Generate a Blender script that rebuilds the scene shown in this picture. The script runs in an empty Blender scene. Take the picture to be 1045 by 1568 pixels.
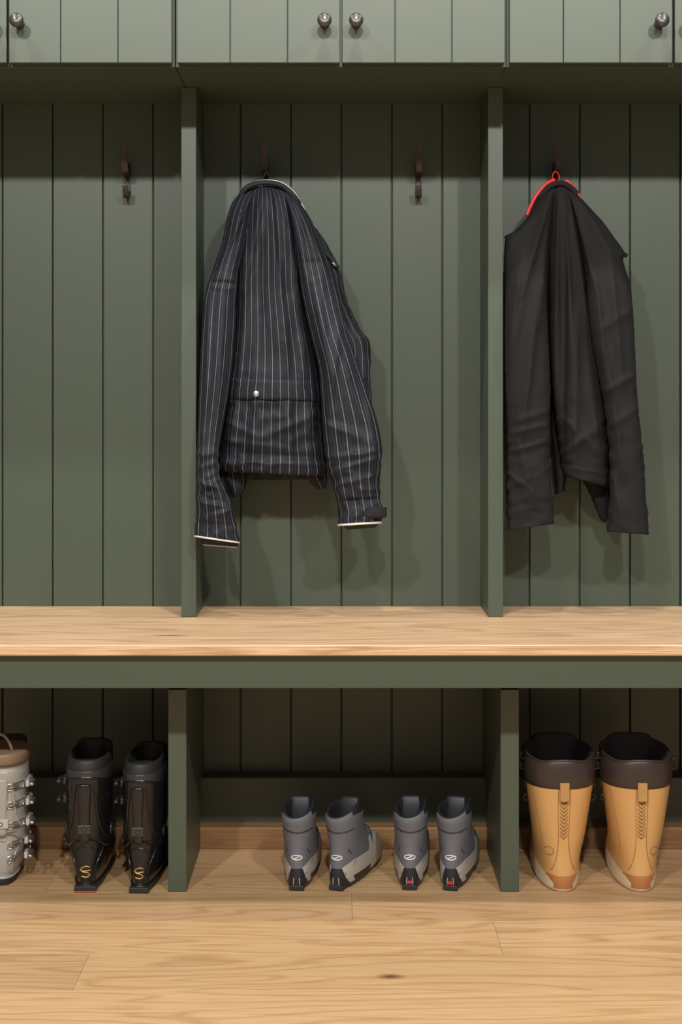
import bpy, bmesh, math, random
import numpy as np
from mathutils import Vector, Matrix, noise
random.seed(4)
scene = bpy.context.scene
D = 3.0; CZ = 0.905
ZOOM = None

# ------------------------------------------------------------ materials
def newmat(name):
    m = bpy.data.materials.new(name); m.use_nodes = True
    nt = m.node_tree; b = nt.nodes['Principled BSDF']
    return m, nt, b
def plain(name, col, rough=0.5, metal=0.0, coat=0.0, bump=0.0, bscale=200, var=0.12, sheen=0.0, spec=0.5):
    m, nt, b = newmat(name)
    tc = nt.nodes.new('ShaderNodeTexCoord')
    n = nt.nodes.new('ShaderNodeTexNoise'); n.inputs['Scale'].default_value = bscale; n.inputs['Detail'].default_value = 3
    nt.links.new(tc.outputs['Object'], n.inputs['Vector'])
    mx = nt.nodes.new('ShaderNodeMix'); mx.data_type = 'RGBA'
    mx.inputs[6].default_value = (*[c*(1-var) for c in col], 1)
    mx.inputs[7].default_value = (*[min(1, c*(1+var)) for c in col], 1)
    nt.links.new(n.outputs['Fac'], mx.inputs[0]); nt.links.new(mx.outputs[2], b.inputs['Base Color'])
    b.inputs['Roughness'].default_value = rough; b.inputs['Metallic'].default_value = metal
    b.inputs['Coat Weight'].default_value = coat; b.inputs['Sheen Weight'].default_value = sheen
    b.inputs['Specular IOR Level'].default_value = spec
    if bump:
        bp = nt.nodes.new('ShaderNodeBump'); bp.inputs['Strength'].default_value = bump; bp.inputs['Distance'].default_value = 0.002
        nt.links.new(n.outputs['Fac'], bp.inputs['Height']); nt.links.new(bp.outputs[0], b.inputs['Normal'])
    return m
def wood(name, light, mid, dark, rough=0.45, knots=0.8, knot_at=None, fmix=0.45):
    m, nt, b = newmat(name); L = nt.links.new; N = nt.nodes.new
    tc = N('ShaderNodeTexCoord'); at = N('ShaderNodeAttribute'); at.attribute_name = 'tone'
    mul = N('ShaderNodeMath'); mul.operation = 'MULTIPLY'; mul.inputs[1].default_value = 37.0
    L(at.outputs['Fac'], mul.inputs[0])
    cmb = N('ShaderNodeCombineXYZ')
    for i in range(3): L(mul.outputs[0], cmb.inputs[i])
    add = N('ShaderNodeVectorMath'); add.operation = 'ADD'
    L(tc.outputs['Object'], add.inputs[0]); L(cmb.outputs[0], add.inputs[1])
    def nz(sc, scale, det, dist=0.0):
        mp = N('ShaderNodeMapping'); mp.inputs['Scale'].default_value = sc
        L(add.outputs[0], mp.inputs['Vector'])
        n = N('ShaderNodeTexNoise'); n.inputs['Scale'].default_value = scale; n.inputs['Detail'].default_value = det
        n.inputs['Distortion'].default_value = dist
        L(mp.outputs[0], n.inputs['Vector']); return n
    big = nz((0.7, 6, 6), 1.2, 2.5, 0.6)
    rng = N('ShaderNodeMath'); rng.operation = 'MULTIPLY'; rng.inputs[1].default_value = 13.0
    L(big.outputs['Fac'], rng.inputs[0])
    fr = N('ShaderNodeMath'); fr.operation = 'PINGPONG'; fr.inputs[1].default_value = 0.5
    L(rng.outputs[0], fr.inputs[0])
    fine = nz((3, 150, 150), 3.0, 6)
    r1 = N('ShaderNodeValToRGB'); cr = r1.color_ramp
    cr.elements[0].position = 0.0; cr.elements[0].color = (*mid, 1)
    cr.elements[1].position = 0.25; cr.elements[1].color = (*light, 1)
    L(fr.outputs[0], r1.inputs[0])
    r2 = N('ShaderNodeValToRGB'); r2.color_ramp.elements[0].position = 0.36; r2.color_ramp.elements[0].color = (*dark, 1)
    r2.color_ramp.elements[1].position = 0.55; r2.color_ramp.elements[1].color = (1, 1, 1, 1)
    L(fine.outputs['Fac'], r2.inputs[0])
    mx = N('ShaderNodeMix'); mx.data_type = 'RGBA'; mx.blend_type = 'MULTIPLY'; mx.inputs[0].default_value = fmix
    L(r1.outputs[0], mx.inputs[6]); L(r2.outputs[0], mx.inputs[7])
    # slow tone per plank
    tr = N('ShaderNodeMapRange'); tr.inputs['To Min'].default_value = 0.82; tr.inputs['To Max'].default_value = 1.08
    L(at.outputs['Fac'], tr.inputs['Value'])
    m2 = N('ShaderNodeMix'); m2.data_type = 'RGBA'; m2.blend_type = 'MULTIPLY'; m2.inputs[0].default_value = 1
    c2 = N('ShaderNodeCombineColor')
    for i in range(3): L(tr.outputs[0], c2.inputs[i])
    L(mx.outputs[2], m2.inputs[6]); L(c2.outputs[0], m2.inputs[7])
    # sparse knots
    mp = N('ShaderNodeMapping'); mp.inputs['Scale'].default_value = (2.2, 9, 9); L(add.outputs[0], mp.inputs['Vector'])
    vo = N('ShaderNodeTexVoronoi'); vo.inputs['Scale'].default_value = 0.8; L(mp.outputs[0], vo.inputs['Vector'])
    kr = N('ShaderNodeValToRGB'); kr.color_ramp.elements[0].position = 0.03; kr.color_ramp.elements[0].color = (0.35, 0.22, 0.12, 1)
    kr.color_ramp.elements[1].position = 0.13; kr.color_ramp.elements[1].color = (1, 1, 1, 1); L(vo.outputs['Distance'], kr.inputs[0])
    m3 = N('ShaderNodeMix'); m3.data_type = 'RGBA'; m3.blend_type = 'MULTIPLY'; m3.inputs[0].default_value = knots
    L(m2.outputs[2], m3.inputs[6]); L(kr.outputs[0], m3.inputs[7])
    out = m3.outputs[2]
    if knot_at:
        kx, ky, kz, ax_, ay_ = knot_at
        sb = N('ShaderNodeVectorMath'); sb.operation = 'SUBTRACT'; sb.inputs[1].default_value = (kx, ky, kz); L(tc.outputs['Object'], sb.inputs[0])
        sc = N('ShaderNodeVectorMath'); sc.operation = 'MULTIPLY'; sc.inputs[1].default_value = (1/ax_, 1/ay_, 0); L(sb.outputs[0], sc.inputs[0])
        ln = N('ShaderNodeVectorMath'); ln.operation = 'LENGTH'; L(sc.outputs[0], ln.inputs[0])
        sm = N('ShaderNodeMath'); sm.operation = 'MULTIPLY_ADD'; sm.inputs[1].default_value = 1.2; L(fine.outputs['Fac'], sm.inputs[0]); L(ln.outputs['Value'], sm.inputs[2])
        k2 = N('ShaderNodeValToRGB'); k2.color_ramp.elements[0].position = 0.4; k2.color_ramp.elements[0].color = (0.25, 0.15, 0.09, 1)
        k2.color_ramp.elements[1].position = 1.0; k2.color_ramp.elements[1].color = (1, 1, 1, 1)
        hf = N('ShaderNodeMath'); hf.operation = 'MULTIPLY'; hf.inputs[1].default_value = 0.5; L(sm.outputs[0], hf.inputs[0]); L(hf.outputs[0], k2.inputs[0])
        m4 = N('ShaderNodeMix'); m4.data_type = 'RGBA'; m4.blend_type = 'MULTIPLY'; m4.inputs[0].default_value = 1
        L(out, m4.inputs[6]); L(k2.outputs[0], m4.inputs[7]); out = m4.outputs[2]
    L(out, b.inputs['Base Color'])
    b.inputs['Roughness'].default_value = rough
    bp = N('ShaderNodeBump'); bp.inputs['Strength'].default_value = 0.08; bp.inputs['Distance'].default_value = 0.001
    L(fine.outputs['Fac'], bp.inputs['Height']); L(bp.outputs[0], b.inputs['Normal'])
    return m
def fabric_stripe():
    m, nt, b = newmat('pinstripe_cloth'); L = nt.links.new; N = nt.nodes.new
    uv = N('ShaderNodeUVMap'); uv.uv_map = 'UVMap'
    sp = N('ShaderNodeSeparateXYZ'); L(uv.outputs[0], sp.inputs[0])
    def stripe(off, w, mult=1.0):
        a = N('ShaderNodeMath'); a.operation = 'MULTIPLY_ADD'; a.inputs[1].default_value = mult; a.inputs[2].default_value = off
        L(sp.outputs[0], a.inputs[0])
        f = N('ShaderNodeMath'); f.operation = 'FRACT'; L(a.outputs[0], f.inputs[0])
        s = N('ShaderNodeMath'); s.operation = 'SUBTRACT'; s.inputs[1].default_value = 0.5; L(f.outputs[0], s.inputs[0])
        ab = N('ShaderNodeMath'); ab.operation = 'ABSOLUTE'; L(s.outputs[0], ab.inputs[0])
        r = N('ShaderNodeMapRange'); r.inputs['From Min'].default_value = w*0.4; r.inputs['From Max'].default_value = w
        r.inputs['To Min'].default_value = 1; r.inputs['To Max'].default_value = 0
        L(ab.outputs[0], r.inputs['Value']); return r
    s1 = stripe(0.0, 0.055); s2 = stripe(0.33, 0.05); s3 = stripe(0.66, 0.05)
    base = (0.0105, 0.012, 0.0165, 1)
    m1 = N('ShaderNodeMix'); m1.data_type = 'RGBA'; m1.inputs[6].default_value = base; m1.inputs[7].default_value = (0.15, 0.172, 0.21, 1); L(s1.outputs[0], m1.inputs[0])
    m2 = N('ShaderNodeMix'); m2.data_type = 'RGBA'; m2.inputs[7].default_value = (0.024, 0.032, 0.055, 1); L(s2.outputs[0], m2.inputs[0]); L(m1.outputs[2], m2.inputs[6])
    m3 = N('ShaderNodeMix'); m3.data_type = 'RGBA'; m3.inputs[7].default_value = (0.026, 0.029, 0.036, 1); L(s3.outputs[0], m3.inputs[0]); L(m2.outputs[2], m3.inputs[6])
    L(m3.outputs[2], b.inputs['Base Color'])
    b.inputs['Roughness'].default_value = 0.68; b.inputs['Specular IOR Level'].default_value = 0.28
    return m

M = {}
M['paint'] = plain('green_paint', (0.064, 0.085, 0.061), 0.42, bump=0.03, bscale=350, var=0.03)
M['floor'] = wood('oak_floor', (0.59, 0.39, 0.21), (0.48, 0.30, 0.145), (0.6, 0.47, 0.35), 0.4, .4, (.0795, -.74, 0, .020, .009), .42)
M['bench'] = wood('oak_bench', (0.67, 0.465, 0.285), (0.52, 0.335, 0.185), (0.5, 0.36, 0.26), 0.42, .2, (-.314, -.394, .49, .035, .007), .55)
M['base'] = wood('oak_base', (0.30, 0.165, 0.075), (0.25, 0.13, 0.06), (0.55, 0.42, 0.3), 0.45)
M['bronze'] = plain('dark_bronze', (0.05, 0.042, 0.038), 0.4, 0.7)
M['knob'] = plain('pewter_knob', (0.09, 0.085, 0.085), 0.35, 0.7)
M['stripe'] = fabric_stripe()
M['lining'] = plain('dark_lining', (0.008, 0.008, 0.010), 0.7)
M['white'] = plain('white_piping', (0.7, 0.68, 0.64), 0.6)
M['blackcloth'] = plain('black_shell_cloth', (0.0215, 0.0212, 0.0215), 0.9, bump=0.06, bscale=1200, spec=0.08, var=.04)
M['red'] = plain('red_lining', (0.75, 0.03, 0.02), 0.5)
M['silver'] = plain('brushed_steel', (0.6, 0.6, 0.6), 0.25, 0.9)
M['velcro'] = plain('velcro', (0.012, 0.012, 0.013), 0.9, bump=0.4, bscale=1500)
M['bplastic'] = plain('black_plastic', (0.010, 0.010, 0.011), 0.24, coat=0.25, spec=0.4)
M['bmatte'] = plain('black_rubber', (0.018, 0.018, 0.019), 0.6)
M['dgrey'] = plain('dark_grey_plastic', (0.032, 0.032, 0.034), 0.35)
M['gold'] = plain('gold_print', (0.55, 0.38, 0.16), 0.35, 0.5)
M['gshell'] = plain('grey_shell', (0.36, 0.35, 0.33), 0.3, coat=0.3)
M['tan'] = plain('tan_leather', (0.60, 0.34, 0.125), 0.40, coat=0.12, bump=0.05, bscale=300, var=0.06)
M['tan2'] = plain('tan_webbing', (0.46, 0.25, 0.09), 0.6)
M['taup'] = plain('taupe_plastic', (0.22, 0.15, 0.10), 0.4)
M['brown'] = plain('dark_brown_leather', (0.040, 0.027, 0.024), 0.38, bump=0.1, bscale=500)
M['navy'] = plain('navy_lining', (0.02, 0.026, 0.04), 0.7)
M['cream'] = plain('cream_rubber', (0.72, 0.62, 0.48), 0.5)
M['hbrown'] = plain('gloss_heel', (0.42, 0.17, 0.05), 0.15, coat=0.6)
M['stitch'] = plain('stitch', (0.30, 0.14, 0.04), 0.6)
M['sgrey'] = plain('shoe_grey', (0.125, 0.132, 0.155), 0.6, bump=0.2, bscale=900)
M['slight'] = plain('shoe_light_grey', (0.46, 0.44, 0.41), 0.5)
M['sdark'] = plain('shoe_dark', (0.015, 0.017, 0.022), 0.5)
M['redp'] = plain('red_plastic', (0.5, 0.03, 0.03), 0.4)

# ------------------------------------------------------------ helpers
def link(me, name):
    o = bpy.data.objects.new(name, me); scene.collection.objects.link(o); return o
def mesh(name, verts, faces, mats, mi=None, uvs=None, smooth=False):
    me = bpy.data.meshes.new(name); me.from_pydata([tuple(v) for v in verts], [], faces)
    if not isinstance(mats, (list, tuple)): mats = [mats]
    for m in mats: me.materials.append(m)
    if mi is not None:
        for p, k in zip(me.polygons, mi): p.material_index = k
    if uvs is not None:
        l = me.uv_layers.new(name='UVMap')
        k = 0
        for fu in uvs:
            for c in fu: l.data[k].uv = c; k += 1
    if smooth:
        for p in me.polygons: p.use_smooth = True
    me.update(); return link(me, name)
def box(name, x0, x1, y0, y1, z0, z1, mat, bev=0.0, seg=2, tone=None):
    bm = bmesh.new(); bmesh.ops.create_cube(bm, size=1)
    bmesh.ops.scale(bm, vec=(x1-x0, y1-y0, z1-z0), verts=bm.verts)
    if bev: bmesh.ops.bevel(bm, geom=bm.edges[:], offset=bev, segments=seg, affect='EDGES', profile=0.5)
    bmesh.ops.translate(bm, vec=((x0+x1)/2, (y0+y1)/2, (z0+z1)/2), verts=bm.verts)
    me = bpy.data.meshes.new(name); bm.to_mesh(me); bm.free(); me.materials.append(mat)
    if tone is not None:
        a = me.attributes.new('tone', 'FLOAT', 'POINT')
        a.data.foreach_set('value', [tone]*len(me.vertices))
    return link(me, name)
def join(objs, name):
    for o in bpy.data.objects: o.select_set(False)
    for o in objs: o.select_set(True)
    bpy.context.view_layer.objects.active = objs[0]
    if len(objs) > 1: bpy.ops.object.join()
    o = bpy.context.view_layer.objects.active
    o.name = name; o.data.name = name
    return o
def crspline(rows, per, closed=False):
    R = np.array(rows, float); n = len(R); out = []
    for i in range(n-1):
        p0 = R[max(i-1, 0)]; p1 = R[i]; p2 = R[i+1]; p3 = R[min(i+2, n-1)]
        for k in range(per):
            t = k/per
            out.append(0.5*((2*p1)+(p2-p0)*t+(2*p0-5*p1+4*p2-p3)*t*t+(3*p1-p0-3*p2+p3)*t**3))
    out.append(R[-1]); return np.array(out)
def grid_faces(nr, nc):
    f = []
    for i in range(nr-1):
        for j in range(nc):
            f.append((i*nc+j, i*nc+(j+1) % nc, (i+1)*nc+(j+1) % nc, (i+1)*nc+j))
    return f
def tube(name, pts, r, mat, n=10, flat=1.0, per=6, spline=True):
    P = crspline(pts, per) if spline and len(pts) > 2 else np.array(pts, float)
    P = [Vector(p) for p in P]; V = []; up = Vector((0, -1, 0))
    for i, p in enumerate(P):
        t = (P[min(i+1, len(P)-1)]-P[max(i-1, 0)]).normalized()
        a = t.cross(up)
        if a.length < 1e-4: a = t.cross(Vector((1, 0, 0)))
        a.normalize(); b = t.cross(a).normalized()
        for k in range(n):
            th = 2*math.pi*k/n
            V.append(p+a*math.cos(th)*r+b*math.sin(th)*r*flat)
    F = grid_faces(len(P), n); F.append(tuple(range(n))[::-1]); F.append(tuple((len(P)-1)*n+k for k in range(n)))
    return mesh(name, V, F, mat, smooth=True)
def lathe(name, prof, mat, axis='Y', loc=(0, 0, 0), n=32):
    V = []
    for r, h in prof:
        for k in range(n):
            t = 2*math.pi*k/n
            if axis == 'Y': V.append((loc[0]+r*math.cos(t), loc[1]+h, loc[2]+r*math.sin(t)))
            elif axis == 'X': V.append((loc[0]+h, loc[1]+r*math.cos(t), loc[2]+r*math.sin(t)))
            else: V.append((loc[0]+r*math.cos(t), loc[1]+r*math.sin(t), loc[2]+h))
    F = grid_faces(len(prof), n); F.append(tuple(range(n))[::-1]); F.append(tuple((len(prof)-1)*n+k for k in range(n)))
    o = mesh(name, V, F, mat, smooth=True)
    bm = bmesh.new(); bm.from_mesh(o.data); bmesh.ops.recalc_face_normals(bm, faces=bm.faces); bm.to_mesh(o.data); bm.free()
    return o

# ------------------------------------------------------------ room
PX = 1/720.0
def bx(u): return (u-522)*PX
parts = [box('backing', -1.35, 1.35, 0.010, 0.05, -0.0, 2.6, M['paint'])]
def bay(us):
    for a, b in zip(us[:-1], us[1:]):
        parts.append(box('b', bx(a)+.0012, bx(b)-.0012, 0.0, 0.012, 0.0, 1.60, M['paint'], .0018, 2))
bay([-429, -383, -306, -229, -151.5, -74, 3, 80, 157, 234, 290])
bay([290.5, 368, 445.3, 522.6, 600, 677.3, 747])
bay([747.5, 811, 888, 965, 1042, 1119, 1196.5, 1274, 1351, 1428, 1490])
join(parts, 'wall_back')
o = join([box('p', -1.35, 1.35, -0.045, 0.0, 0.0, 0.138, M['paint'], .002)], 'trim_1')
box('baseboard_back', -1.35, 1.35, -0.085, -0.045, 0.0, 0.045, M['base'], .002, tone=0.4)

# floor planks
parts = []
ylist = [0.1, -0.045, -0.195, -0.345, -0.495, -0.645, -0.795]
while ylist[-1] > -5: ylist.append(ylist[-1]-0.15)
joints = {3: [-1.2, 0.02, 1.3], 4: [-1.3, 0.27, 1.3], 5: [-0.42, 1.1], 6: [-1.1, 0.6]}
for i in range(len(ylist)-1):
    js = joints.get(i, None)
    if js is None:
        s = random.uniform(-1.4, -0.3); js = [s, s+1.3]
    xs = [-1.8]+[j for j in js if -1.75 < j < 1.75]+[1.8]
    for a, b in zip(xs[:-1], xs[1:]):
        parts.append(box('pl', a+.0002, b-.0002, ylist[i+1]+.0002, ylist[i]-.0002, -0.02, 0.0, M['floor'], .0003, 1, tone=random.random()))
parts.append(box('sub', -1.8, 1.8, ylist[-1], 0.1, -0.04, -0.019, M['base'], tone=0.1))
join(parts, 'floor')

# ------------------------------------------------------------ wall cabinets
CAB_Y = -0.345
def knob(x, z):
    return lathe('knob', [(.0, 0), (.009, 0), (.009, -.003), (.0055, -.006), (.0055, -.018), (.009, -.022), (.0125, -.026), (.0135, -.030), (.0125, -.034), (.008, -.0365), (0.0, -.037)], M['knob'], 'Y', (x, CAB_Y, z))
def cabinet(cx, grooves, knobs):
    W = 0.3135
    p = [box('carcass', cx-W+.0003, cx+W-.0003, CAB_Y+.021, -0.002, 1.558, 2.15, M['paint'], .0005)]
    for side, gr in zip((-1, 1), grooves):
        x0, x1 = (cx-W+.004, cx-.0018) if side < 0 else (cx+.0018, cx+W-.004)
        es = [x0]+gr+[x1]
        p.append(box('door', x0+.001, x1-.001, CAB_Y+.005, CAB_Y+.0205, 1.562, 2.1, M['paint'], .001))
        for a, b in zip(es[:-1], es[1:]):
            p.append(box('db', a+.0004, b-.0004, CAB_Y, CAB_Y+.012, 1.561, 2.101, M['paint'], .0014, 2))
    for k in knobs: p.append(knob(k, 1.6335))
    return join(p, 'wall_cabinet')
def fx(u): return (u-522)/813.6
cabinet(0.0+fx(522), [[fx(352), fx(440)], [fx(605), fx(692)]], [fx(497), fx(545)])
cabinet(fx(11), [[fx(-158), fx(-70)], [fx(92), fx(180)]], [fx(30), fx(-12)])
cabinet(fx(1032), [[fx(863), fx(950)], [fx(1115), fx(1203)]], [fx(1009), fx(1055)])

# ------------------------------------------------------------ partitions and bench
for cx in (-0.3068, 0.3114, -0.925, 0.93):
    box('partition_panel', cx-.0152, cx+.0152, -0.162, -0.001, 0.4915, 1.5575, M['paint'], .0012)
bench = bpy.data.objects.new('bench', None); scene.collection.objects.link(bench)
parts = []
ys = [-0.002, -0.075, -0.17, -0.25, -0.345, -0.42, -0.5]
for a, b in zip(ys[:-1], ys[1:]):
    parts.append(box('stave', -1.3, 1.3, b, a, 0.4715, 0.491, M['bench'], .0003 if b > -.49 else .002, 1, tone=.3+.6*random.random()))
join(parts, 'seat').parent = bench
box('apron', -1.3, 1.3, -0.482, -0.462, 0.411, 0.4715, M['paint'], .001).parent = bench
for i, cx in enumerate((-0.3085, 0.318, -0.935, 0.945)):
    join([box('leg', cx-.0172, cx+.0172, -0.345, -0.086, 0.0, 0.386, M['paint'], .0012),
        box('legb', cx-.0172, cx+.0172, -0.087, -0.001, 0.1385, 0.386, M['paint'], .0012),
        box('legt', cx-.0172, cx+.0172, -0.345, -0.001, 0.38, 0.4716, M['paint'], .0012)], 'leg_%d' % (i+1)).parent = bench

# ------------------------------------------------------------ coat hooks
def ribbon(name, pts, w, th, mat, x):
    P = crspline(pts, 8); V = []
    for i, p in enumerate(P):
        t = P[min(i+1, len(P)-1)]-P[max(i-1, 0)]; t = t/np.linalg.norm(t); nrm = np.array([-t[1], t[0]])*th/2
        for sx, sn in ((-1, -1), (1, -1), (1, 1), (-1, 1)):
            q = p+nrm*sn; V.append((x+sx*w/2, q[0], q[1]))
    F = grid_faces(len(P), 4); F += [(3, 2, 1, 0), tuple((len(P)-1)*4+k for k in range(4))]
    o = mesh(name, V, F, mat)
    bm = bmesh.new(); bm.from_mesh(o.data); bmesh.ops.recalc_face_normals(bm, faces=bm.faces); bm.to_mesh(o.data); bm.free()
    return o
for u in (195.5, 407.5, 640, 850):
    x = bx(u)
    p = [box('plate', x-.0055, x+.0055, -.004, 0.0, 1.362, 1.432, M['bronze'], .001)]
    p.append(ribbon('up', [(-.002, 1.408), (-.018, 1.404), (-.036, 1.408), (-.047, 1.424), (-.052, 1.444), (-.056, 1.459)], .0125, .004, M['bronze'], x))
    p.append(ribbon('lo', [(-.002, 1.372), (-.014, 1.360), (-.027, 1.359), (-.034, 1.368), (-.036, 1.380)], .0125, .004, M['bronze'], x))
    p.append(lathe('screw', [(0, 0), (.003, 0), (.003, -.0015), (0, -.002)], M['bronze'], 'Y', (x, -.004, 1.425), 12))
    join(p, 'coat_hook')

# ------------------------------------------------------------ jackets
def T(u, v, y):
    s = (D+y)/D
    return Vector(((u-522)*PX*s, y, CZ-(v-630)*PX*s))
def segd(u, v, a, b):
    ax, ay = a; bx_, by = b; dx, dy = bx_-ax, by-ay
    t = max(0, min(1, ((u-ax)*dx+(v-ay)*dy)/(dx*dx+dy*dy+1e-9)))
    cr_ = dx*(v-ay)-dy*(u-ax)
    return math.hypot(u-ax-dx*t, v-ay-dy*t)*(1 if cr_ > 0 else -1), t
def ridge(vec):
    n = noise.noise(vec)
    return 1-math.sqrt(n*n+.0012)*2.2
def cloth(name, rows, mat, lining, N=8.0, folds=(), longamp=.004, crossamp=.0015, cross=lambda u, v: 1.0, n=96, per=14, seed=0, open_end=True, flatp=0.8, endlift=14):
    R = crspline(rows, per); V = []; UV = []; nr = len(R)
    for i, (uL, vL, uR, vR, yc, dy) in enumerate(R):
        for j in range(n):
            th = 2*math.pi*j/n
            f = (1-math.cos(th))/2; s = math.sin(th)
            u = uL+(uR-uL)*f; v = vL+(vR-vL)*f
            y = yc-dy*math.copysign(abs(s)**flatp, s)
            e = min(1, abs(s)*1.6)
            c_ = cross(u, v)
            if s > 0:
                wu = u+5*noise.noise(Vector((u*.02, v*.02, seed+5)))
                wv = v+14*noise.noise(Vector((u*.02, v*.015, seed+6)))
                q = ridge(Vector((wu*.030+seed, wv*.0055, seed)))
                q2 = ridge(Vector((wu*.018+seed*2+wv*.010, wv*.030, 3+seed)))
                q3 = ridge(Vector((wu*.05-wv*.02, wv*.06+wu*.01, 8+seed)))
                d = longamp*q+crossamp*c_*q2+crossamp*.4*c_*q3
                for fo in folds:
                    dd, t = segd(u, v, fo[0], fo[1])
                    ww = fo[2]*(1.25 if dd > 0 else .6)
                    d += fo[3]*math.exp(-(abs(dd)/ww)**1.5)*min(1, .3+2.4*min(t, 1-t))
                y -= d*e
            du = (1.3*noise.noise(Vector((th, v*.04, seed+9)))+1.5*noise.noise(Vector((th+4, v*.10, seed+19))))*min(1.6, c_)
            V.append(T(u+du*(-math.cos(th)), v, y)); UV.append((N*(.72*f+.28*(th/math.pi if th <= math.pi else 2-th/math.pi)) + (0 if th <= math.pi else .2), i/10))
    F = grid_faces(nr, n); mi = [0]*len(F)
    base = nr
    if open_end:
        uL, vL, uR, vR, yc, dy = R[-1]
        for k, (sc, lift) in enumerate(((.93, 0), (.88, endlift))):
            for j in range(n):
                p = V[(nr-1)*n+j]; c = T((uL+uR)/2, (vL+vR)/2, yc)
                q = c+(p-c)*sc; q.z += lift*PX
                V.append(q); UV.append((0, 0))
        for k in range(2):
            for j in range(n):
                a = (nr-1+k)*n; F.append((a+j, a+(j+1) % n, a+n+(j+1) % n, a+n+j)); mi.append(1)
        base = nr+2
    F.append(tuple(range(n))[::-1]); mi.append(0)
    F.append(tuple((base-1)*n+k for k in range(n))); mi.append(1)
    uvs = []
    for fc in F:
        us = [UV[k] for k in fc]
        if len(fc) == 4 and max(a[0] for a in us)-min(a[0] for a in us) > N*.5:
            us = [us[0]]*4
        uvs.append(us)
    o = mesh(name, V, F, [mat, lining], mi, uvs, smooth=True)
    return o, V[(nr-1)*n:nr*n]
def front_ring(V, k0, k1, dy=-.001):
    n = len(V); return [tuple(V[k]+Vector((0, dy, 0))) for k in range(int(k0*n), int(k1*n)+1, 2)]

S, LN = M['stripe'], M['lining']
P = []
cr_low = lambda u, v: 0.35+2.2*max(0, min(1, (v-640)/120))
# front panel behind the right sleeve
o, _ = cloth('front', [(462, 330, 486, 352, -.075, .018), (478, 380, 508, 386, -.08, .025), (484, 420, 522, 418, -.085, .028), (490, 460, 530, 455, -.085, .03), (500, 500, 552, 505, -.085, .03), (508, 530, 566, 525, -.085, .03), (516, 580, 567, 575, -.085, .03), (526, 630, 570, 630, -.085, .03), (536, 680, 572, 680, -.085, .025)], S, LN, 6, seed=3, folds=[((485, 400), (556, 520), 7, .01), ((520, 440), (540, 600), 7, .007)]); P.append(o)
# jacket fronts wrapping round behind the back hem, and the dark inside between them
o, _ = cloth('inner', [(345, 690, 490, 690, -.05, .02), (345, 722, 492, 724, -.05, .02), (352, 736, 488, 734, -.05, .018)], LN, LN, 10, seed=5, longamp=.006); P.append(o)
o, _ = cloth('wrap_l', [(336, 690, 372, 690, -.075, .035), (334, 718, 376, 718, -.075, .035), (337, 738, 378, 735, -.075, .035), (345, 752, 374, 748, -.075, .032), (354, 762, 366, 760, -.075, .02)], S, LN, 3, seed=6, longamp=.004, per=8, folds=[((345, 720), (362, 760), 5, .006)]); P.append(o)
o, _ = cloth('wrap_r', [(462, 692, 500, 694, -.075, .035), (462, 722, 501, 722, -.075, .035), (474, 738, 501, 736, -.075, .033), (486, 749, 499, 748, -.075, .02)], S, LN, 3, seed=8, longamp=.004, per=8); P.append(o)
# back of the jacket
body = [(386, 286, 424, 284, -.075, .02), (376, 292, 438, 290, -.085, .035), (369, 305, 448, 306, -.095, .045), (364, 340, 456, 340, -.10, .052), (361, 385, 461, 385, -.10, .055), (359, 440, 464, 440, -.10, .055), (356, 500, 474, 500, -.10, .055), (350, 550, 484, 550, -.10, .056), (344, 595, 489, 595, -.10, .060), (338, 650, 492, 650, -.10, .060), (333, 700, 497, 704, -.10, .056), (331, 716, 498, 724, -.10, .053), (333, 722, 497, 729, -.10, .048)]
bf = [((408, 265), (380, 420), 9, .012), ((412, 265), (425, 430), 9, .013), ((430, 270), (462, 470), 8, .012), ((380, 400), (366, 570), 9, .008), ((425, 400), (440, 570), 12, .009), ((398, 300), (402, 560), 10, -.007), ((450, 420), (470, 570), 8, .008), ((396, 430), (384, 575), 7, .005),
      ((320, 706), (510, 712), 5, .005), ((320, 692), (510, 699), 3, -.004), ((360, 606), (350, 700), 8, .009), ((400, 608), (394, 700), 8, .008), ((440, 606), (448, 700), 9, .009), ((475, 606), (478, 700), 7, .008),
      ((335, 640), (400, 670), 6, .007), ((400, 668), (480, 636), 6, .007), ((335, 674), (440, 686), 5, .005)]
o, _ = cloth('back', body, S, LN, 13, folds=bf, longamp=.0045, crossamp=.0026, cross=lambda u, v: .5+1.6*(v > 612), seed=1, n=160, per=16); P.append(o)
# waist belt across the back
o, _ = cloth('belt', [(346, 579, 488, 583, -.10, .066), (345, 582, 489, 586, -.10, .070), (343, 596, 490, 599, -.10, .0705), (342, 608, 491, 611, -.10, .070), (342, 612, 491, 615, -.10, .065)], S, LN, 13, folds=(), longamp=.004, crossamp=.001, seed=1, n=120, per=6, open_end=False); P.append(o)
P.append(lathe('button', [(0, 0), (.0058, 0), (.0062, -.002), (.0055, -.004), (.0038, -.0032), (.003, -.0042), (0, -.0042)], M['silver'], 'Y', tuple(T(392, 603, -.1755)), 20))
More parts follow.
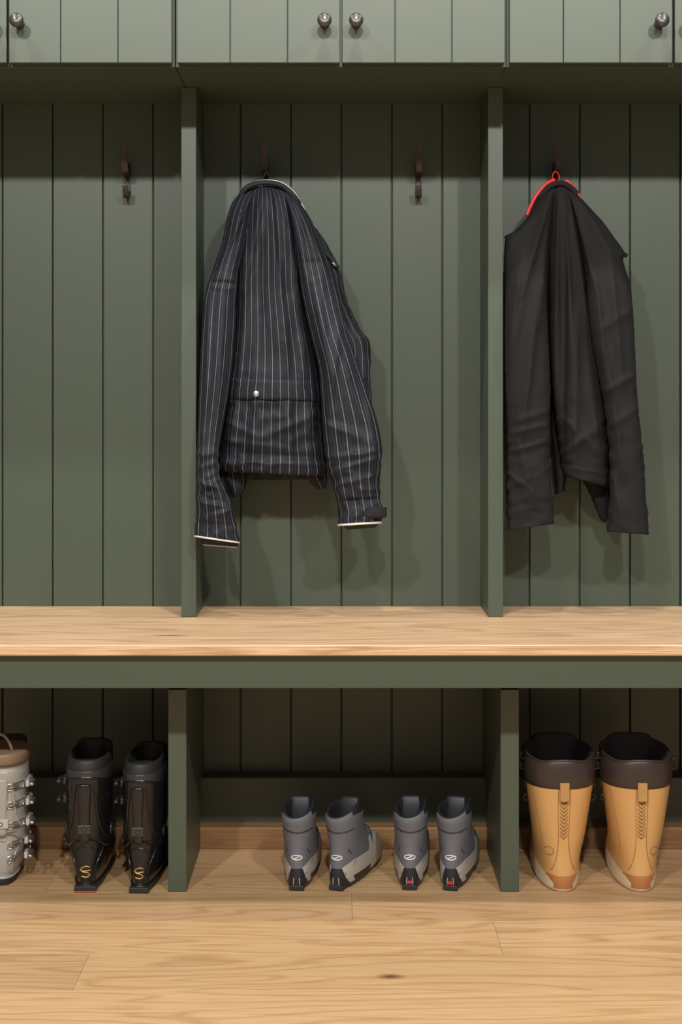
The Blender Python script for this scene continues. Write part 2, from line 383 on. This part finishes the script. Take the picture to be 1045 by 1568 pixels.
# sleeves
ls = [(374, 290, 398, 287, -.085, .02), (358, 306, 390, 306, -.105, .03), (348, 330, 384, 330, -.12, .036), (340, 370, 376, 370, -.13, .040), (326, 412, 366, 416, -.14, .042), (314, 450, 362, 456, -.145, .045), (309, 500, 360, 506, -.15, .045), (306, 560, 355, 566, -.16, .045), (304, 620, 346, 626, -.17, .042), (302, 680, 336, 686, -.18, .038), (301, 720, 336, 726, -.185, .038), (301, 755, 352, 764, -.185, .040), (300, 790, 361, 800, -.185, .040), (298, 821, 366, 831, -.185, .036)]
lf = [((392, 280), (345, 390), 6, .010), ((310, 430), (370, 435), 4, -.005), ((310, 437), (370, 442), 4, .004), ((345, 430), (330, 670), 9, .010), ((320, 440), (315, 610), 6, .008), ((290, 735), (350, 750), 5, .011), ((295, 755), (345, 728), 5, .010), ((295, 766), (366, 780), 5, .011), ((305, 792), (370, 778), 5, .008), ((292, 720), (344, 703), 5, .009), ((292, 700), (340, 690), 5, .006), ((290, 797), (376, 807), 3, -.004)]
o, ring = cloth('sleeve_l', ls, S, LN, 5, folds=lf, longamp=.003, crossamp=.003, cross=cr_low, seed=7, per=16); P.append(o)
P.append(tube('cuff_edge_l', front_ring(ring, 0, .5), .0018, M['white'], spline=False))
o, r2 = cloth('cuff_in_l', [(304, 812, 362, 822, -.17, .028), (306, 826, 364, 834, -.17, .027), (312, 834, 362, 838, -.17, .022)], LN, LN, 3, longamp=0, crossamp=0, per=4); P.append(o)
P.append(tube('cuff_edge_l2', front_ring(r2, 0.02, .48), .0012, M['white'], spline=False))
rs = [(418, 288, 440, 290, -.085, .02), (430, 298, 458, 308, -.105, .03), (442, 325, 478, 340, -.12, .036), (450, 360, 494, 378, -.13, .042), (456, 410, 508, 415, -.14, .045), (464, 460, 518, 455, -.145, .046), (476, 515, 530, 505, -.15, .048), (487, 560, 545, 548, -.155, .048), (491, 605, 562, 598, -.16, .048), (494, 650, 578, 646, -.165, .046), (498, 695, 585, 690, -.17, .045), (506, 735, 582, 730, -.172, .044), (515, 765, 582, 760, -.175, .042), (518, 785, 585, 780, -.175, .042), (519, 804, 584, 800, -.175, .040)]
rf = [((436, 280), (470, 430), 7, .012), ((445, 285), (500, 415), 6, .011), ((455, 402), (520, 398), 3, -.004), ((478, 430), (510, 590), 9, .011), ((520, 500), (500, 670), 9, .009), ((490, 702), (595, 688), 5, .008), ((490, 726), (575, 702), 5, .009), ((498, 746), (590, 724), 5, .009), ((490, 646), (565, 672), 7, .009), ((560, 580), (578, 720), 7, .009), ((525, 550), (560, 650), 7, .008), ((506, 768), (600, 762), 3, -.005)]
o, ring = cloth('sleeve_r', rs, S, LN, 6, folds=rf, longamp=.0035, crossamp=.003, cross=cr_low, seed=12, per=16); P.append(o)
P.append(tube('cuff_edge_r', front_ring(ring, 0, .5), .0022, M['white'], spline=False))
o, r2 = cloth('cuff_in_r', [(524, 795, 580, 792, -.16, .03), (526, 806, 580, 802, -.16, .028), (532, 811, 574, 808, -.16, .022)], LN, LN, 3, longamp=0, crossamp=0, per=4); P.append(o)
o, _ = cloth('cuff_tab', [(532, 777, 589, 776, -.178, .044), (531, 779, 592, 778, -.178, .046), (532, 789, 592, 790, -.178, .046), (534, 792, 589, 793, -.178, .044)], M['velcro'], LN, 2, longamp=0, crossamp=0.001, per=5, open_end=False); P.append(o)
# collar roll with light piping and a small reflective tab
P.append(tube('collar', [T(368, 300, -.12), T(378, 287, -.125), (T(395, 281, -.12)), T(412, 280, -.12), T(430, 284, -.125), T(446, 296, -.13), T(458, 312, -.125)], .0055, LN, 12))
P.append(tube('piping', [T(384, 281, -.11), T(398, 277, -.11), T(413, 276, -.11), T(432, 280, -.112), T(448, 292, -.118), T(460, 309, -.12), T(468, 324, -.11)], .0014, M['white'], 8))
P.append(tube('loop', [T(403, 283, -.06), T(404, 270, -.05), T(408, 264, -.045), T(412, 270, -.05), T(413, 283, -.06)], .0014, LN, 8))
P.append(tube('side_strap', [T(486, 378, -.112), T(505, 394, -.115), T(518, 410, -.115)], .004, LN, 8, .5))
P.append(tube('reflector', [T(508, 401, -.1195), T(514, 407, -.1195)], .0022, M['silver'], 8, .4, spline=False))
join(P, 'pinstripe_jacket')

# black jacket
B = M['blackcloth']; P = []
low = lambda u, v: .3+1.5*max(0, min(1, (v-560)/150))
o, _ = cloth('inner_strip', [(842, 560, 872, 560, -.06, .02), (845, 660, 870, 660, -.06, .02), (848, 720, 868, 715, -.06, .02), (850, 757, 866, 752, -.06, .015)], LN, LN, 3, per=8); P.append(o)
o, _ = cloth('front_flap', [(880, 690, 935, 700, -.07, .03), (890, 730, 936, 742, -.07, .03), (904, 758, 935, 770, -.07, .027), (916, 788, 931, 794, -.07, .018), (922, 798, 928, 800, -.07, .01)], B, LN, 3, per=8, folds=[((890, 745), (925, 795), 5, .006)]); P.append(o)
cb = [(846, 281, 868, 281, -.07, .02), (840, 296, 880, 296, -.085, .035), (836, 325, 890, 325, -.09, .045), (834, 380, 900, 380, -.09, .05), (836, 450, 908, 450, -.09, .05), (840, 520, 916, 520, -.095, .05), (846, 600, 926, 600, -.1, .052), (853, 660, 932, 660, -.1, .055), (859, 700, 934, 706, -.1, .055), (862, 724, 934, 740, -.1, .052), (865, 729, 932, 746, -.1, .048)]
cf = [((856, 260), (850, 590), 8, .018), ((862, 260), (878, 550), 8, .017), ((866, 266), (905, 510), 8, .015), ((868, 330), (862, 700), 7, -.012), ((884, 470), (880, 730), 10, .014), ((860, 636), (920, 696), 8, .009), ((860, 698), (935, 636), 8, .008), ((850, 712), (944, 728), 4, .003), ((900, 550), (922, 710), 8, .009)]
o, _ = cloth('back', cb, B, LN, 6, folds=cf, longamp=.002, crossamp=.0018, cross=low, seed=21, n=120); P.append(o)
l = [(838, 290, 856, 284, -.08, .02), (824, 306, 850, 304, -.10, .03), (808, 332, 846, 334, -.115, .036), (790, 352, 843, 360, -.12, .04), (775, 364, 841, 380, -.125, .042), (772, 392, 840, 400, -.13, .044), (772, 450, 838, 452, -.135, .046), (772, 520, 840, 520, -.138, .046), (773, 590, 843, 590, -.14, .045), (776, 650, 842, 648, -.14, .044), (777, 700, 842, 696, -.14, .042), (776, 750, 845, 744, -.14, .042), (778, 812, 849, 802, -.14, .036)]
f1 = [((852, 270), (800, 450), 9, .018), ((848, 280), (826, 500), 8, .016), ((840, 310), (770, 380), 8, .006), ((800, 390), (778, 550), 9, .014), ((826, 440), (800, 670), 10, .015), ((780, 570), (805, 430), 7, .010), ((760, 668), (852, 646), 5, .008), ((764, 696), (855, 670), 5, .008), ((774, 648), (856, 624), 5, .007), ((768, 775), (858, 766), 3, -.003), ((796, 680), (824, 780), 7, .009), ((770, 720), (815, 750), 5, .006)]
o, _ = cloth('sleeve_l', l, B, LN, 5, folds=f1, longamp=.0015, crossamp=.0018, cross=low, seed=30, per=16, n=110); P.append(o)
r = [(860, 284, 880, 292, -.08, .02), (870, 300, 898, 312, -.10, .03), (878, 325, 922, 338, -.115, .036), (884, 350, 940, 362, -.12, .04), (890, 378, 956, 386, -.125, .042), (894, 400, 955, 402, -.13, .043), (898, 440, 966, 440, -.135, .045), (904, 500, 971, 500, -.14, .046), (914, 560, 974, 560, -.14, .046), (924, 615, 977, 615, -.14, .045), (932, 680, 984, 685, -.14, .044), (934, 745, 989, 750, -.14, .042), (929, 814, 994, 819, -.14, .038)]
f2 = [((864, 270), (912, 440), 9, .018), ((870, 274), (945, 400), 8, .010), ((912, 420), (930, 590), 10, .015), ((935, 380), (955, 590), 9, .012), ((930, 540), (955, 730), 10, .012), ((910, 608), (990, 562), 6, .007), ((920, 658), (992, 616), 6, .007), ((930, 700), (960, 820), 9, .008), ((914, 508), (980, 464), 7, .007)]
o, _ = cloth('sleeve_r', r, B, LN, 5, folds=f2, longamp=.0015, crossamp=.0015, cross=low, seed=41, per=16, n=110); P.append(o)
o, _ = cloth('collar_stand', [(844, 277, 864, 277, -.075, .012), (828, 292, 878, 288, -.08, .02), (816, 308, 886, 302, -.085, .025), (808, 328, 892, 316, -.085, .025), (812, 345, 892, 335, -.085, .02)], B, LN, 3, per=8, longamp=.001); P.append(o)
P.append(tube('shoulder_tip', [T(944, 382, -.13), T(952, 387, -.13), T(960, 392, -.125)], .0045, B, 10, .6))
P.append(tube('hem_tip', [T(770+4, 366, -.12), T(779, 362, -.12), T(790, 360, -.12)], .005, B, 10, .6))
for a in ([T(807, 330, -.10), T(814, 313, -.10), T(825, 295, -.10), T(838, 281, -.095), T(850, 275, -.09)], [T(866, 276, -.09), T(878, 286, -.095), T(887, 300, -.10), T(892, 312, -.10)]):
    P.append(tube('red_collar', a, .0034, M['red'], 10, .6))
P.append(tube('collar', [T(826, 304, -.115), T(838, 289, -.12), T(850, 282, -.118), T(862, 281, -.118), T(874, 287, -.12), T(884, 298, -.12)], .006, B, 12))
P.append(tube('loop', [T(848, 282, -.06), T(846, 270, -.05), T(850, 263, -.045), T(856, 268, -.05), T(856, 282, -.06)], .0012, M['red'], 8))
join(P, 'black_jacket')

# ------------------------------------------------------------ footwear
def spow(c, e): return math.copysign(abs(c)**e, c)
def slices(name, rows, mats, matfn=None, n=64, per=6, zfn=None, cap=True):
    """rows: z, halfwidth, y_heel, y_toe, toe_widen, p"""
    R = crspline(rows, per); V = []; nr = len(R)
    for i, (z, w, y0, y1, k, p) in enumerate(R):
        m = (y0+y1)/2; h = (y1-y0)/2
        for j in range(n):
            t = 2*math.pi*j/n; c = spow(math.cos(t), 2/p); s = spow(math.sin(t), 2/p)
            x = w*s*(1+k*math.cos(t)); yy = m+h*c
            zz = z+(zfn(x, yy, z, t, i/(nr-1)) if zfn else 0)
            V.append((x, yy, zz))
    F = grid_faces(nr, n)
    if cap: F.append(tuple(range(n))[::-1]); F.append(tuple((nr-1)*n+k for k in range(n)))
    mi = None
    if matfn:
        mi = []
        for f in F:
            c = np.mean([V[k] for k in f], axis=0); mi.append(matfn(*c))
    return mesh(name, V, F, mats, mi, smooth=True)
def backy(rows, x, z):
    R = np.array(rows, float); o = np.argsort(R[:, 0]); R = R[o]
    w, y0, y1, k, p = [np.interp(z, R[:, 0], R[:, c]) for c in range(1, 6)]
    m = (y0+y1)/2; h = (y1-y0)/2; q = min(1, abs(x/(w*(1-k*.9))))
    return m-h*(1-q**p)**(1/p)
def place(parts, name, x, y, rot, sx=1, sz=1):
    o = join(parts, name)
    bm = bmesh.new(); bm.from_mesh(o.data); bmesh.ops.recalc_face_normals(bm, faces=bm.faces); bm.to_mesh(o.data); bm.free()
    mz = min(v.co.z for v in o.data.vertices)
    for v in o.data.vertices: v.co.z = (v.co.z-mz)*sz; v.co.x *= sx
    o.location = (x, y, 0.0005); o.rotation_euler = (0, 0, math.radians(rot))
    return o

def snow_boot(x, rot, mir):
    rows = [(0.0, .037, .006, .222, .10, 2.4), (.006, .041, .002, .228, .10, 2.5), (.022, .0425, .0, .228, .10, 2.5), (.045, .044, .003, .215, .08, 2.4), (.065, .046, .005, .185, .05, 2.3), (.085, .0485, .005, .155, .02, 2.3), (.11, .052, .003, .140, 0, 2.3), (.15, .058, -.001, .138, 0, 2.3), (.185, .0635, -.004, .142, 0, 2.3), (.212, .067, -.006, .145, 0, 2.3)]
    def mf(a, b, z):
        if z < .006: return 1
        if abs(a) > .018 and z < .010+(abs(a)-.014)*1.1: return 1
        if z < .030 and abs(a) < .03 and b < .05: return 2
        if z < .012: return 1
        return 0
    p = [slices('shell', rows, [M['tan'], M['cream'], M['hbrown']], mf, n=120, per=10)]
    def rimz(t):
        back = max(0, -math.cos(t)); fr = max(0, math.cos(t)); sd = abs(math.sin(t))
        return .006*math.exp(-((sd-1)/.25)**2)+.005*back**8+.020*fr**1.5
    def zf(a, b, z, t, f): return rimz(t)*max(0, min(1, (z-.20)/.04))
    col = [(.196, .0655, -.006, .146, 0, 2.3), (.204, .0685, -.009, .149, 0, 2.3), (.222, .0695, -.010, .150, 0, 2.3), (.236, .068, -.008, .149, 0, 2.3), (.244, .0655, -.005, .147, 0, 2.3), (.245, .062, -.001, .143, 0, 2.3), (.236, .058, .004, .139, 0, 2.3), (.19, .054, .008, .135, 0, 2.3), (.13, .048, .012, .125, 0, 2.3)]
    o_ = slices('collar', col, [M['brown'], M['navy']], None, n=96, per=6, zfn=zf); p.append(o_)
    for k_, pl in enumerate(o_.data.polygons):
        if k_ >= 96*31: pl.material_index = 1
    rp = []
    for t in np.linspace(0, 2*math.pi, 61):
        rp.append((.0655*spow(math.sin(t), 2/2.3), .071+.0765*spow(math.cos(t), 2/2.3), .2445+rimz(t)))
    p.append(tube('rim', rp, .0022, M['brown'], 8, spline=False))
    p.append(slices('tongue', [(.10, .040, .100, .130, 0, 2.8), (.20, .046, .112, .137, 0, 2.8), (.245, .047, .118, .140, 0, 2.8), (.264, .043, .122, .140, 0, 2.8), (.271, .030, .126, .138, 0, 2.8)], [M['navy']], n=40))
    p.append(box('tab', -.009, .009, backy(rows, 0, .2)-.0075, backy(rows, 0, .2)-.002, .174, .209, M['tan2'], .0015))
    z = .170
    while z > .098:
        for s in (-1, 1):
            p.append(tube('v', [(s*.0075, backy(rows, .0075, z)-.0004, z+.003), (s*.0035, backy(rows, .003, z)-.0012, z-.001), (0, backy(rows, 0, z)-.001, z-.004)], .0009, M['stitch'], 6, per=2))
        z -= .0072
    for s in (-1, 1):
        p.append(tube('seam', [(s*xx, backy(rows, xx, zz)-.0002, zz) for xx, zz in ((.011, .205), (.011, .16), (.010, .12), (.010, .09), (.014, .06), (.022, .040), (.033, .028))], .0006, M['stitch'], 6))
        p.append(tube('panel_seam', [(s*xx, backy(rows, xx, zz)-.0001, zz) for xx, zz in ((.055, .19), (.047, .15), (.040, .11), (.036, .08), (.037, .05))], .0006, M['stitch'], 6))
    p.append(tube('badge', [(-.026*mir+.008*math.cos(a), backy(rows, abs(-.026+.008*math.cos(a)*mir), .075+.008*math.sin(a))-.0002, .075+.008*math.sin(a)) for a in np.linspace(0, 2*math.pi, 25)], .0007, M['stitch'], 6, spline=False))
    for s in (-1, 1):
        for zz in (.245, .225, .190, .165):
            w = .070 if zz > .2 else .063
            p.append(tube('hook', [(s*(w-.003), .055, zz-.006), (s*(w+.004), .054, zz-.004), (s*(w+.005), .053, zz+.002), (s*(w+.001), .053, zz+.006)], .0016, M['bronze'], 6, per=3))
    return place(p, 'snow_boot', x, -0.35, rot)
snow_boot(fx(863)+.0, 0, 1)
snow_boot(fx(982), -1.5, -1)

def xc_boot(x, y, rot, mir, redtag):
    rows = [(0.0, .026, .006, .222, .12, 2.4), (.008, .030, .001, .230, .16, 2.5), (.025, .0335, .0, .232, .18, 2.5), (.045, .0345, .002, .222, .16, 2.4), (.060, .034, .004, .198, .10, 2.3), (.075, .0325, .006, .160, .05, 2.2), (.095, .0315, .006, .118, .0, 2.2), (.115, .0325, .003, .104, 0, 2.2), (.132, .0335, .0, .100, 0, 2.2), (.142, .032, .001, .098, 0, 2.2), (.147, .029, .005, .094, 0, 2.2), (.140, .0255, .009, .090, 0, 2.2), (.09, .023, .012, .085, 0, 2.2)]
    def zf(a, b, z, t, f):
        if z < .11: return 0
        fr = max(0, math.cos(t)); side = abs(math.sin(t))
        return ((z-.11)/.037)*(.010*side**4*max(0, .6+.4*math.cos(t))+.004*fr-.010*max(0, -math.cos(t))**2+.005*mir*math.sin(t))
    def mf(a, b, z):
        if z < .010: return 2
        if b < .05 and abs(a) < .023-.30*z and z < .040: return 2
        if z < .020 and b < .12 and abs(a) > .024: return 2
        if z < .052-.7*max(0, .026-abs(a)) and b < .10: return 1
        if b > .10 and z < .078: return 1
        if z > .148 or (z > .139 and b > .02): return 2
        return 0
    p = [slices('upper', rows, [M['sgrey'], M['slight'], M['sdark']], mf, n=120, per=9, zfn=zf)]
    for k_, pl in enumerate(p[0].data.polygons):
        if k_ >= 120*84: pl.material_index = 2
    p.append(slices('tongue', [(.08, .020, .07, .095, 0, 2.4), (.13, .024, .078, .098, 0, 2.4), (.150, .022, .084, .098, 0, 2.4), (.155, .014, .088, .096, 0, 2.4)], [M['sdark']], n=32))
    p.append(tube('logo', [(.010*math.cos(a)*1.0, backy(rows, abs(.01*math.cos(a)), .061)-.0006, .061+.0042*math.sin(a)) for a in np.linspace(0, 2*math.pi, 25)], .0013, M['white'], 6, spline=False))
    p.append(tube('logo2', [(-.005, backy(rows, .005, .061)-.0006, .059), (0, backy(rows, 0, .061)-.0006, .0612), (.005, backy(rows, .005, .061)-.0006, .063)], .0013, M['white'], 6))
    p.append(tube('collar_seam', [(xx, backy(rows, abs(xx), .112)-.0003, .112-.004*math.cos(xx*60)) for xx in np.linspace(-.028, .028, 15)], .0009, M['sdark'], 6, spline=False))
    for s in (-1, 1):
        p.append(tube('side_seam', [(s*xx, backy(rows, xx, zz)-.0003, zz) for xx, zz in ((.018, .11), (.016, .09), (.020, .070), (.026, .055), (.023, .040), (.014, .028))], .0011, M['sdark'], 6))
        p.append(tube('heel_strip', [(s*xx, backy(rows, xx, zz)-.0007, zz) for xx, zz in ((.005, .004), (.006, .014), (.005, .024))], .0009, M['slight'], 6))
    p.append(box('sole_heel', -.014, .014, -.001, .06, 0, .010, M['bmatte'], .002))
    if redtag: p.append(box('tag', -.005, .005, -.003, .003, .012, .018, M['redp'], .001))
    p.append(tube('strap', [(-.030, .120, .058), (-.024, .125, .082), (0, .127, .092), (.024, .125, .082), (.030, .120, .058)], .005, M['sdark'], 8, .8))
    return place(p, 'cross_country_ski_boot', x, y, rot)
def sx_(u, y): return (u-522)*PX*(D+y)/D
xc_boot(sx_(454, -.33), -.338, -4, 1, False)
xc_boot(sx_(514, -.33), -.338, -19, 1, False)
xc_boot(sx_(627, -.33), -.335, -5, 1, True)
xc_boot(sx_(689, -.33), -.338, -13, 1, True)

def ski_boot(x, y, rot, shell, trim, liner, logo, bside, sc=1.0, extra=False, sz=1.0):
    low_ = [(0.0, .030, .002, .222, .08, 2.8), (.012, .033, .0, .228, .10, 2.8), (.016, .031, .003, .226, .12, 2.6), (.03, .037, .0, .226, .14, 2.6), (.055, .042, -.002, .214, .10, 2.5), (.075, .0435, .0, .180, .04, 2.4), (.095, .043, .002, .150, 0, 2.3), (.12, .040, .003, .135, 0, 2.3), (.15, .038, .0, .128, 0, 2.3)]
    def mf(a, b, z): return 1 if z < .013 else 0
    p = [slices('lower_shell', low_, [M[shell], M['bmatte']], mf, n=80, per=8)]
    cuff = [(.088, .036, .0, .12, 0, 2.3), (.092, .0435, -.005, .130, 0, 2.3), (.11, .0455, -.008, .134, 0, 2.3), (.14, .0455, -.011, .134, 0, 2.3), (.17, .0465, -.013, .134, 0, 2.3), (.195, .0475, -.015, .134, 0, 2.3), (.205, .0465, -.014, .133, 0, 2.3), (.206, .043, -.010, .128, 0, 2.3), (.18, .040, -.006, .124, 0, 2.3)]
    def zc(a, b, z, t, f):
        bk = max(0, -math.cos(t))
        return (.014*bk**2 if z > .16 else 0)+(-.016*abs(math.sin(t))**3+.010*bk**3 if z < .10 else 0)
    p.append(slices('cuff', cuff, [M[shell]], None, n=80, per=7, zfn=zc))
    lin = [(.16, .040, -.004, .122, 0, 2.2), (.22, .0435, -.010, .124, 0, 2.2), (.240, .0435, -.009, .126, 0, 2.2), (.248, .040, -.005, .124, 0, 2.2), (.246, .036, .0, .118, 0, 2.2), (.22, .033, .004, .112, 0, 2.2), (.15, .03, .01, .10, 0, 2.2)]
    p.append(slices('liner', lin, [M[liner]], None, n=64, per=6, zfn=lambda a, b, z, t, f: .012*max(0, math.cos(t))*max(0, (z-.2)/.05)))
    p.append(slices('power_strap', [(.207, .0445, -.011, .126, 0, 2.2), (.208, .0465, -.0135, .130, 0, 2.2), (.228, .0465, -.0135, .130, 0, 2.2), (.230, .0445, -.011, .126, 0, 2.2)], [M[trim]], None, n=64, per=3))
    p.append(slices('tongue', [(.10, .030, .10, .138, 0, 2.8), (.20, .038, .108, .14, 0, 2.8), (.245, .038, .116, .140, 0, 2.8), (.256, .034, .120, .138, 0, 2.8), (.260, .024, .123, .135, 0, 2.8)], [M[liner]], n=40))
    by = lambda x_, z_: backy(cuff[1:6], x_, z_)
    p.append(slices('spine', [(.098, .008, by(0, .1)-.001, by(0, .1)+.01, 0, 2.5), (.103, .011, by(0, .1)-.004, by(0, .1)+.01, 0, 2.5), (.15, .0115, by(0, .15)-.004, by(0, .15)+.01, 0, 2.5), (.198, .014, by(0, .19)-.004, by(0, .19)+.01, 0, 2.5), (.207, .011, by(0, .19)-.001, by(0, .19)+.01, 0, 2.5)], [M[shell]], n=32))
    for s in (-1, 1):
        p.append(tube('cuff_rib', [(s*xx, by(xx, zz)-.001, zz) for xx, zz in ((.018, .204), (.023, .17), (.026, .14), (.033, .115), (.040, .098))], .0022, M[shell], 8))
        p.append(tube('low_rib', [(s*xx, backy(low_, xx, zz)-.0008, zz) for xx, zz in ((.037, .085), (.028, .065), (.020, .045), (.018, .02))], .002, M[shell], 8))
        p.append(tube('heel_arch', [(s*xx, backy(low_, xx, zz)-.0008, zz) for xx, zz in ((.0, .086), (.012, .083), (.022, .072), (.027, .058))], .0018, M[shell], 8))
        p.append(lathe('pivot', [(0, 0), (.011, 0), (.012, s*.002), (.010, s*.0045), (.004, s*.005), (.0, s*.004)], M[trim], 'X', (s*.0430, .055, .105), 24))
    p.append(box('spoiler_plate', -.014, .014, by(0, .12)-.0055, by(0, .12), .112, .130, M[trim], .002))
    p.append(lathe('rivet', [(0, 0), (.004, 0), (.004, -.0015), (0, -.002)], M['silver'] if extra else M['dgrey'], 'Y', (0, by(0, .12)-.0055, .121), 16))
    bl = ((.190, .03), (.155, .03), (.115, .035), (.075, .05), (.048, .045)) if extra else ((.200, .055), (.165, .055), (.075, .105), (.058, .15))
    for zz, yy in bl:
        w = .047 if zz > .1 else .043
        s = bside
        p.append(box('base', *(sorted((s*(w-.003), s*(w+.004)))), yy-.02, yy+.03, zz-.006, zz+.006, M[trim], .0015))
        p.append(tube('lever', [(s*(w+.005), yy+.022, zz-.001), (s*(w+.010), yy, zz+.001), (s*(w+.012), yy-.022, zz+.003), (s*(w+.009), yy-.038, zz+.004)], .0035, M['silver'] if extra else M['dgrey'], 8, 1.4))
        p.append(tube('wire', [(s*(w+.003), yy-.01, zz-.005), (s*(w+.004), yy+.045, zz-.004), (s*(w+.004), yy+.045, zz+.004), (s*(w+.003), yy-.01, zz+.005)], .0012, M['silver'], 6, spline=False))
        if extra:
            rr_ = low_ if zz < .09 else cuff[1:6]
            pts = [(s*a0, backy(rr_, a0, zz+.006*k)-.0015, zz+.006*k) for k in (-1, 1) for a0 in ((.012, .022, .032, .040) if k < 0 else (.040, .032, .022, .012))]
            p.append(tube('buckle_frame', pts+[pts[0]], .0016, M['silver'], 8, spline=False))
            p.append(tube('buckle_bar', [(s*a0, backy(rr_, a0, zz)-.003, zz) for a0 in (.016, .024, .032)], .0028, M['silver'], 8))
    if logo:
        z0 = .036; g = lambda xx, zz: (xx, backy(low_, abs(xx), zz)-.0012, zz)
        p.append(tube('logo', [g(.010, z0+.011), g(.002, z0+.013), g(-.008, z0+.009), g(-.006, z0+.003), g(.004, z0+.001), g(.009, z0-.004), g(.002, z0-.008), g(-.008, z0-.006)], .0013, M['gold'], 6))
        p.append(tube('logo2', [g(-.011, z0+.006), g(-.002, z0+.004), g(.011, z0+.005)], .0011, M['gold'], 6))
        p.append(box('heel_block', -.022, .022, -.002, .05, 0, .011, M['bmatte'], .002))
    if logo == 2: p.append(box('sole_insert', -.022, .022, -.003, .04, 0.0, .0025, M['redp'], .001))
    if extra:
        p.append(slices('spoiler', [(.232, .045, -.018, .10, 0, 2.2), (.236, .050, -.026, .105, 0, 2.2), (.252, .051, -.028, .105, 0, 2.2), (.256, .047, -.024, .10, 0, 2.2)], [M['taup']], n=48, per=3))
        p.append(tube('pull_loop', [(-.02, .0, .245), (-.015, -.01, .275), (.0, -.014, .292), (.015, -.008, .275), (.022, .004, .245)], .003, M['taup'], 8, .6))
    return place(p, 'ski_boot', x, y, rot, sc, sz)
ski_boot(fx(130), -.345, 2, 'bplastic', 'dgrey', 'bmatte', 2, -1, .93, sz=1.0)
ski_boot(fx(213), -.352, -3, 'bplastic', 'dgrey', 'bmatte', 1, -1, .84, sz=.98)
ski_boot(-.648, -.31, 8, 'gshell', 'slight', 'navy', 0, 1, 1.0, True, 1.0)

# ------------------------------------------------------------ lights
def lamp(x, y, z, p, r=.045, col=(1, .90, .78)):
    l = bpy.data.lights.new('downlight', 'POINT'); l.energy = p; l.shadow_soft_size = r; l.color = col
    o = bpy.data.objects.new('downlight', l); scene.collection.objects.link(o); o.location = (x, y, z)
for x in (-1.4, 0.05, 1.4): lamp(x, -1.1, 3.25, 92, .05, (1, .94, .86))
for x in (-1.4, 0.05, 1.4): lamp(x, -3.9, 3.25, 275, .08, (1, .96, .90))
w = bpy.data.worlds.new('world'); scene.world = w; w.use_nodes = True
w.node_tree.nodes['Background'].inputs[0].default_value = (1.0, .96, .92, 1)
w.node_tree.nodes['Background'].inputs[1].default_value = 0.23
scene.view_settings.view_transform = 'Standard'

cam = bpy.data.cameras.new('camera'); co = bpy.data.objects.new('camera', cam); scene.collection.objects.link(co)
co.location = (0, -D, CZ); co.rotation_euler = (math.radians(90), 0, 0)
cam.sensor_fit = 'VERTICAL'; cam.sensor_height = 36; cam.lens = 720*1.148*D/1800*36
cam.shift_y = -(784-630)/1568
if ZOOM:
    k, zu, zv = ZOOM; cam.lens *= k; cam.shift_x = (zu-522)*k/1568; cam.shift_y = -(zv-630)*k/1568
scene.camera = co
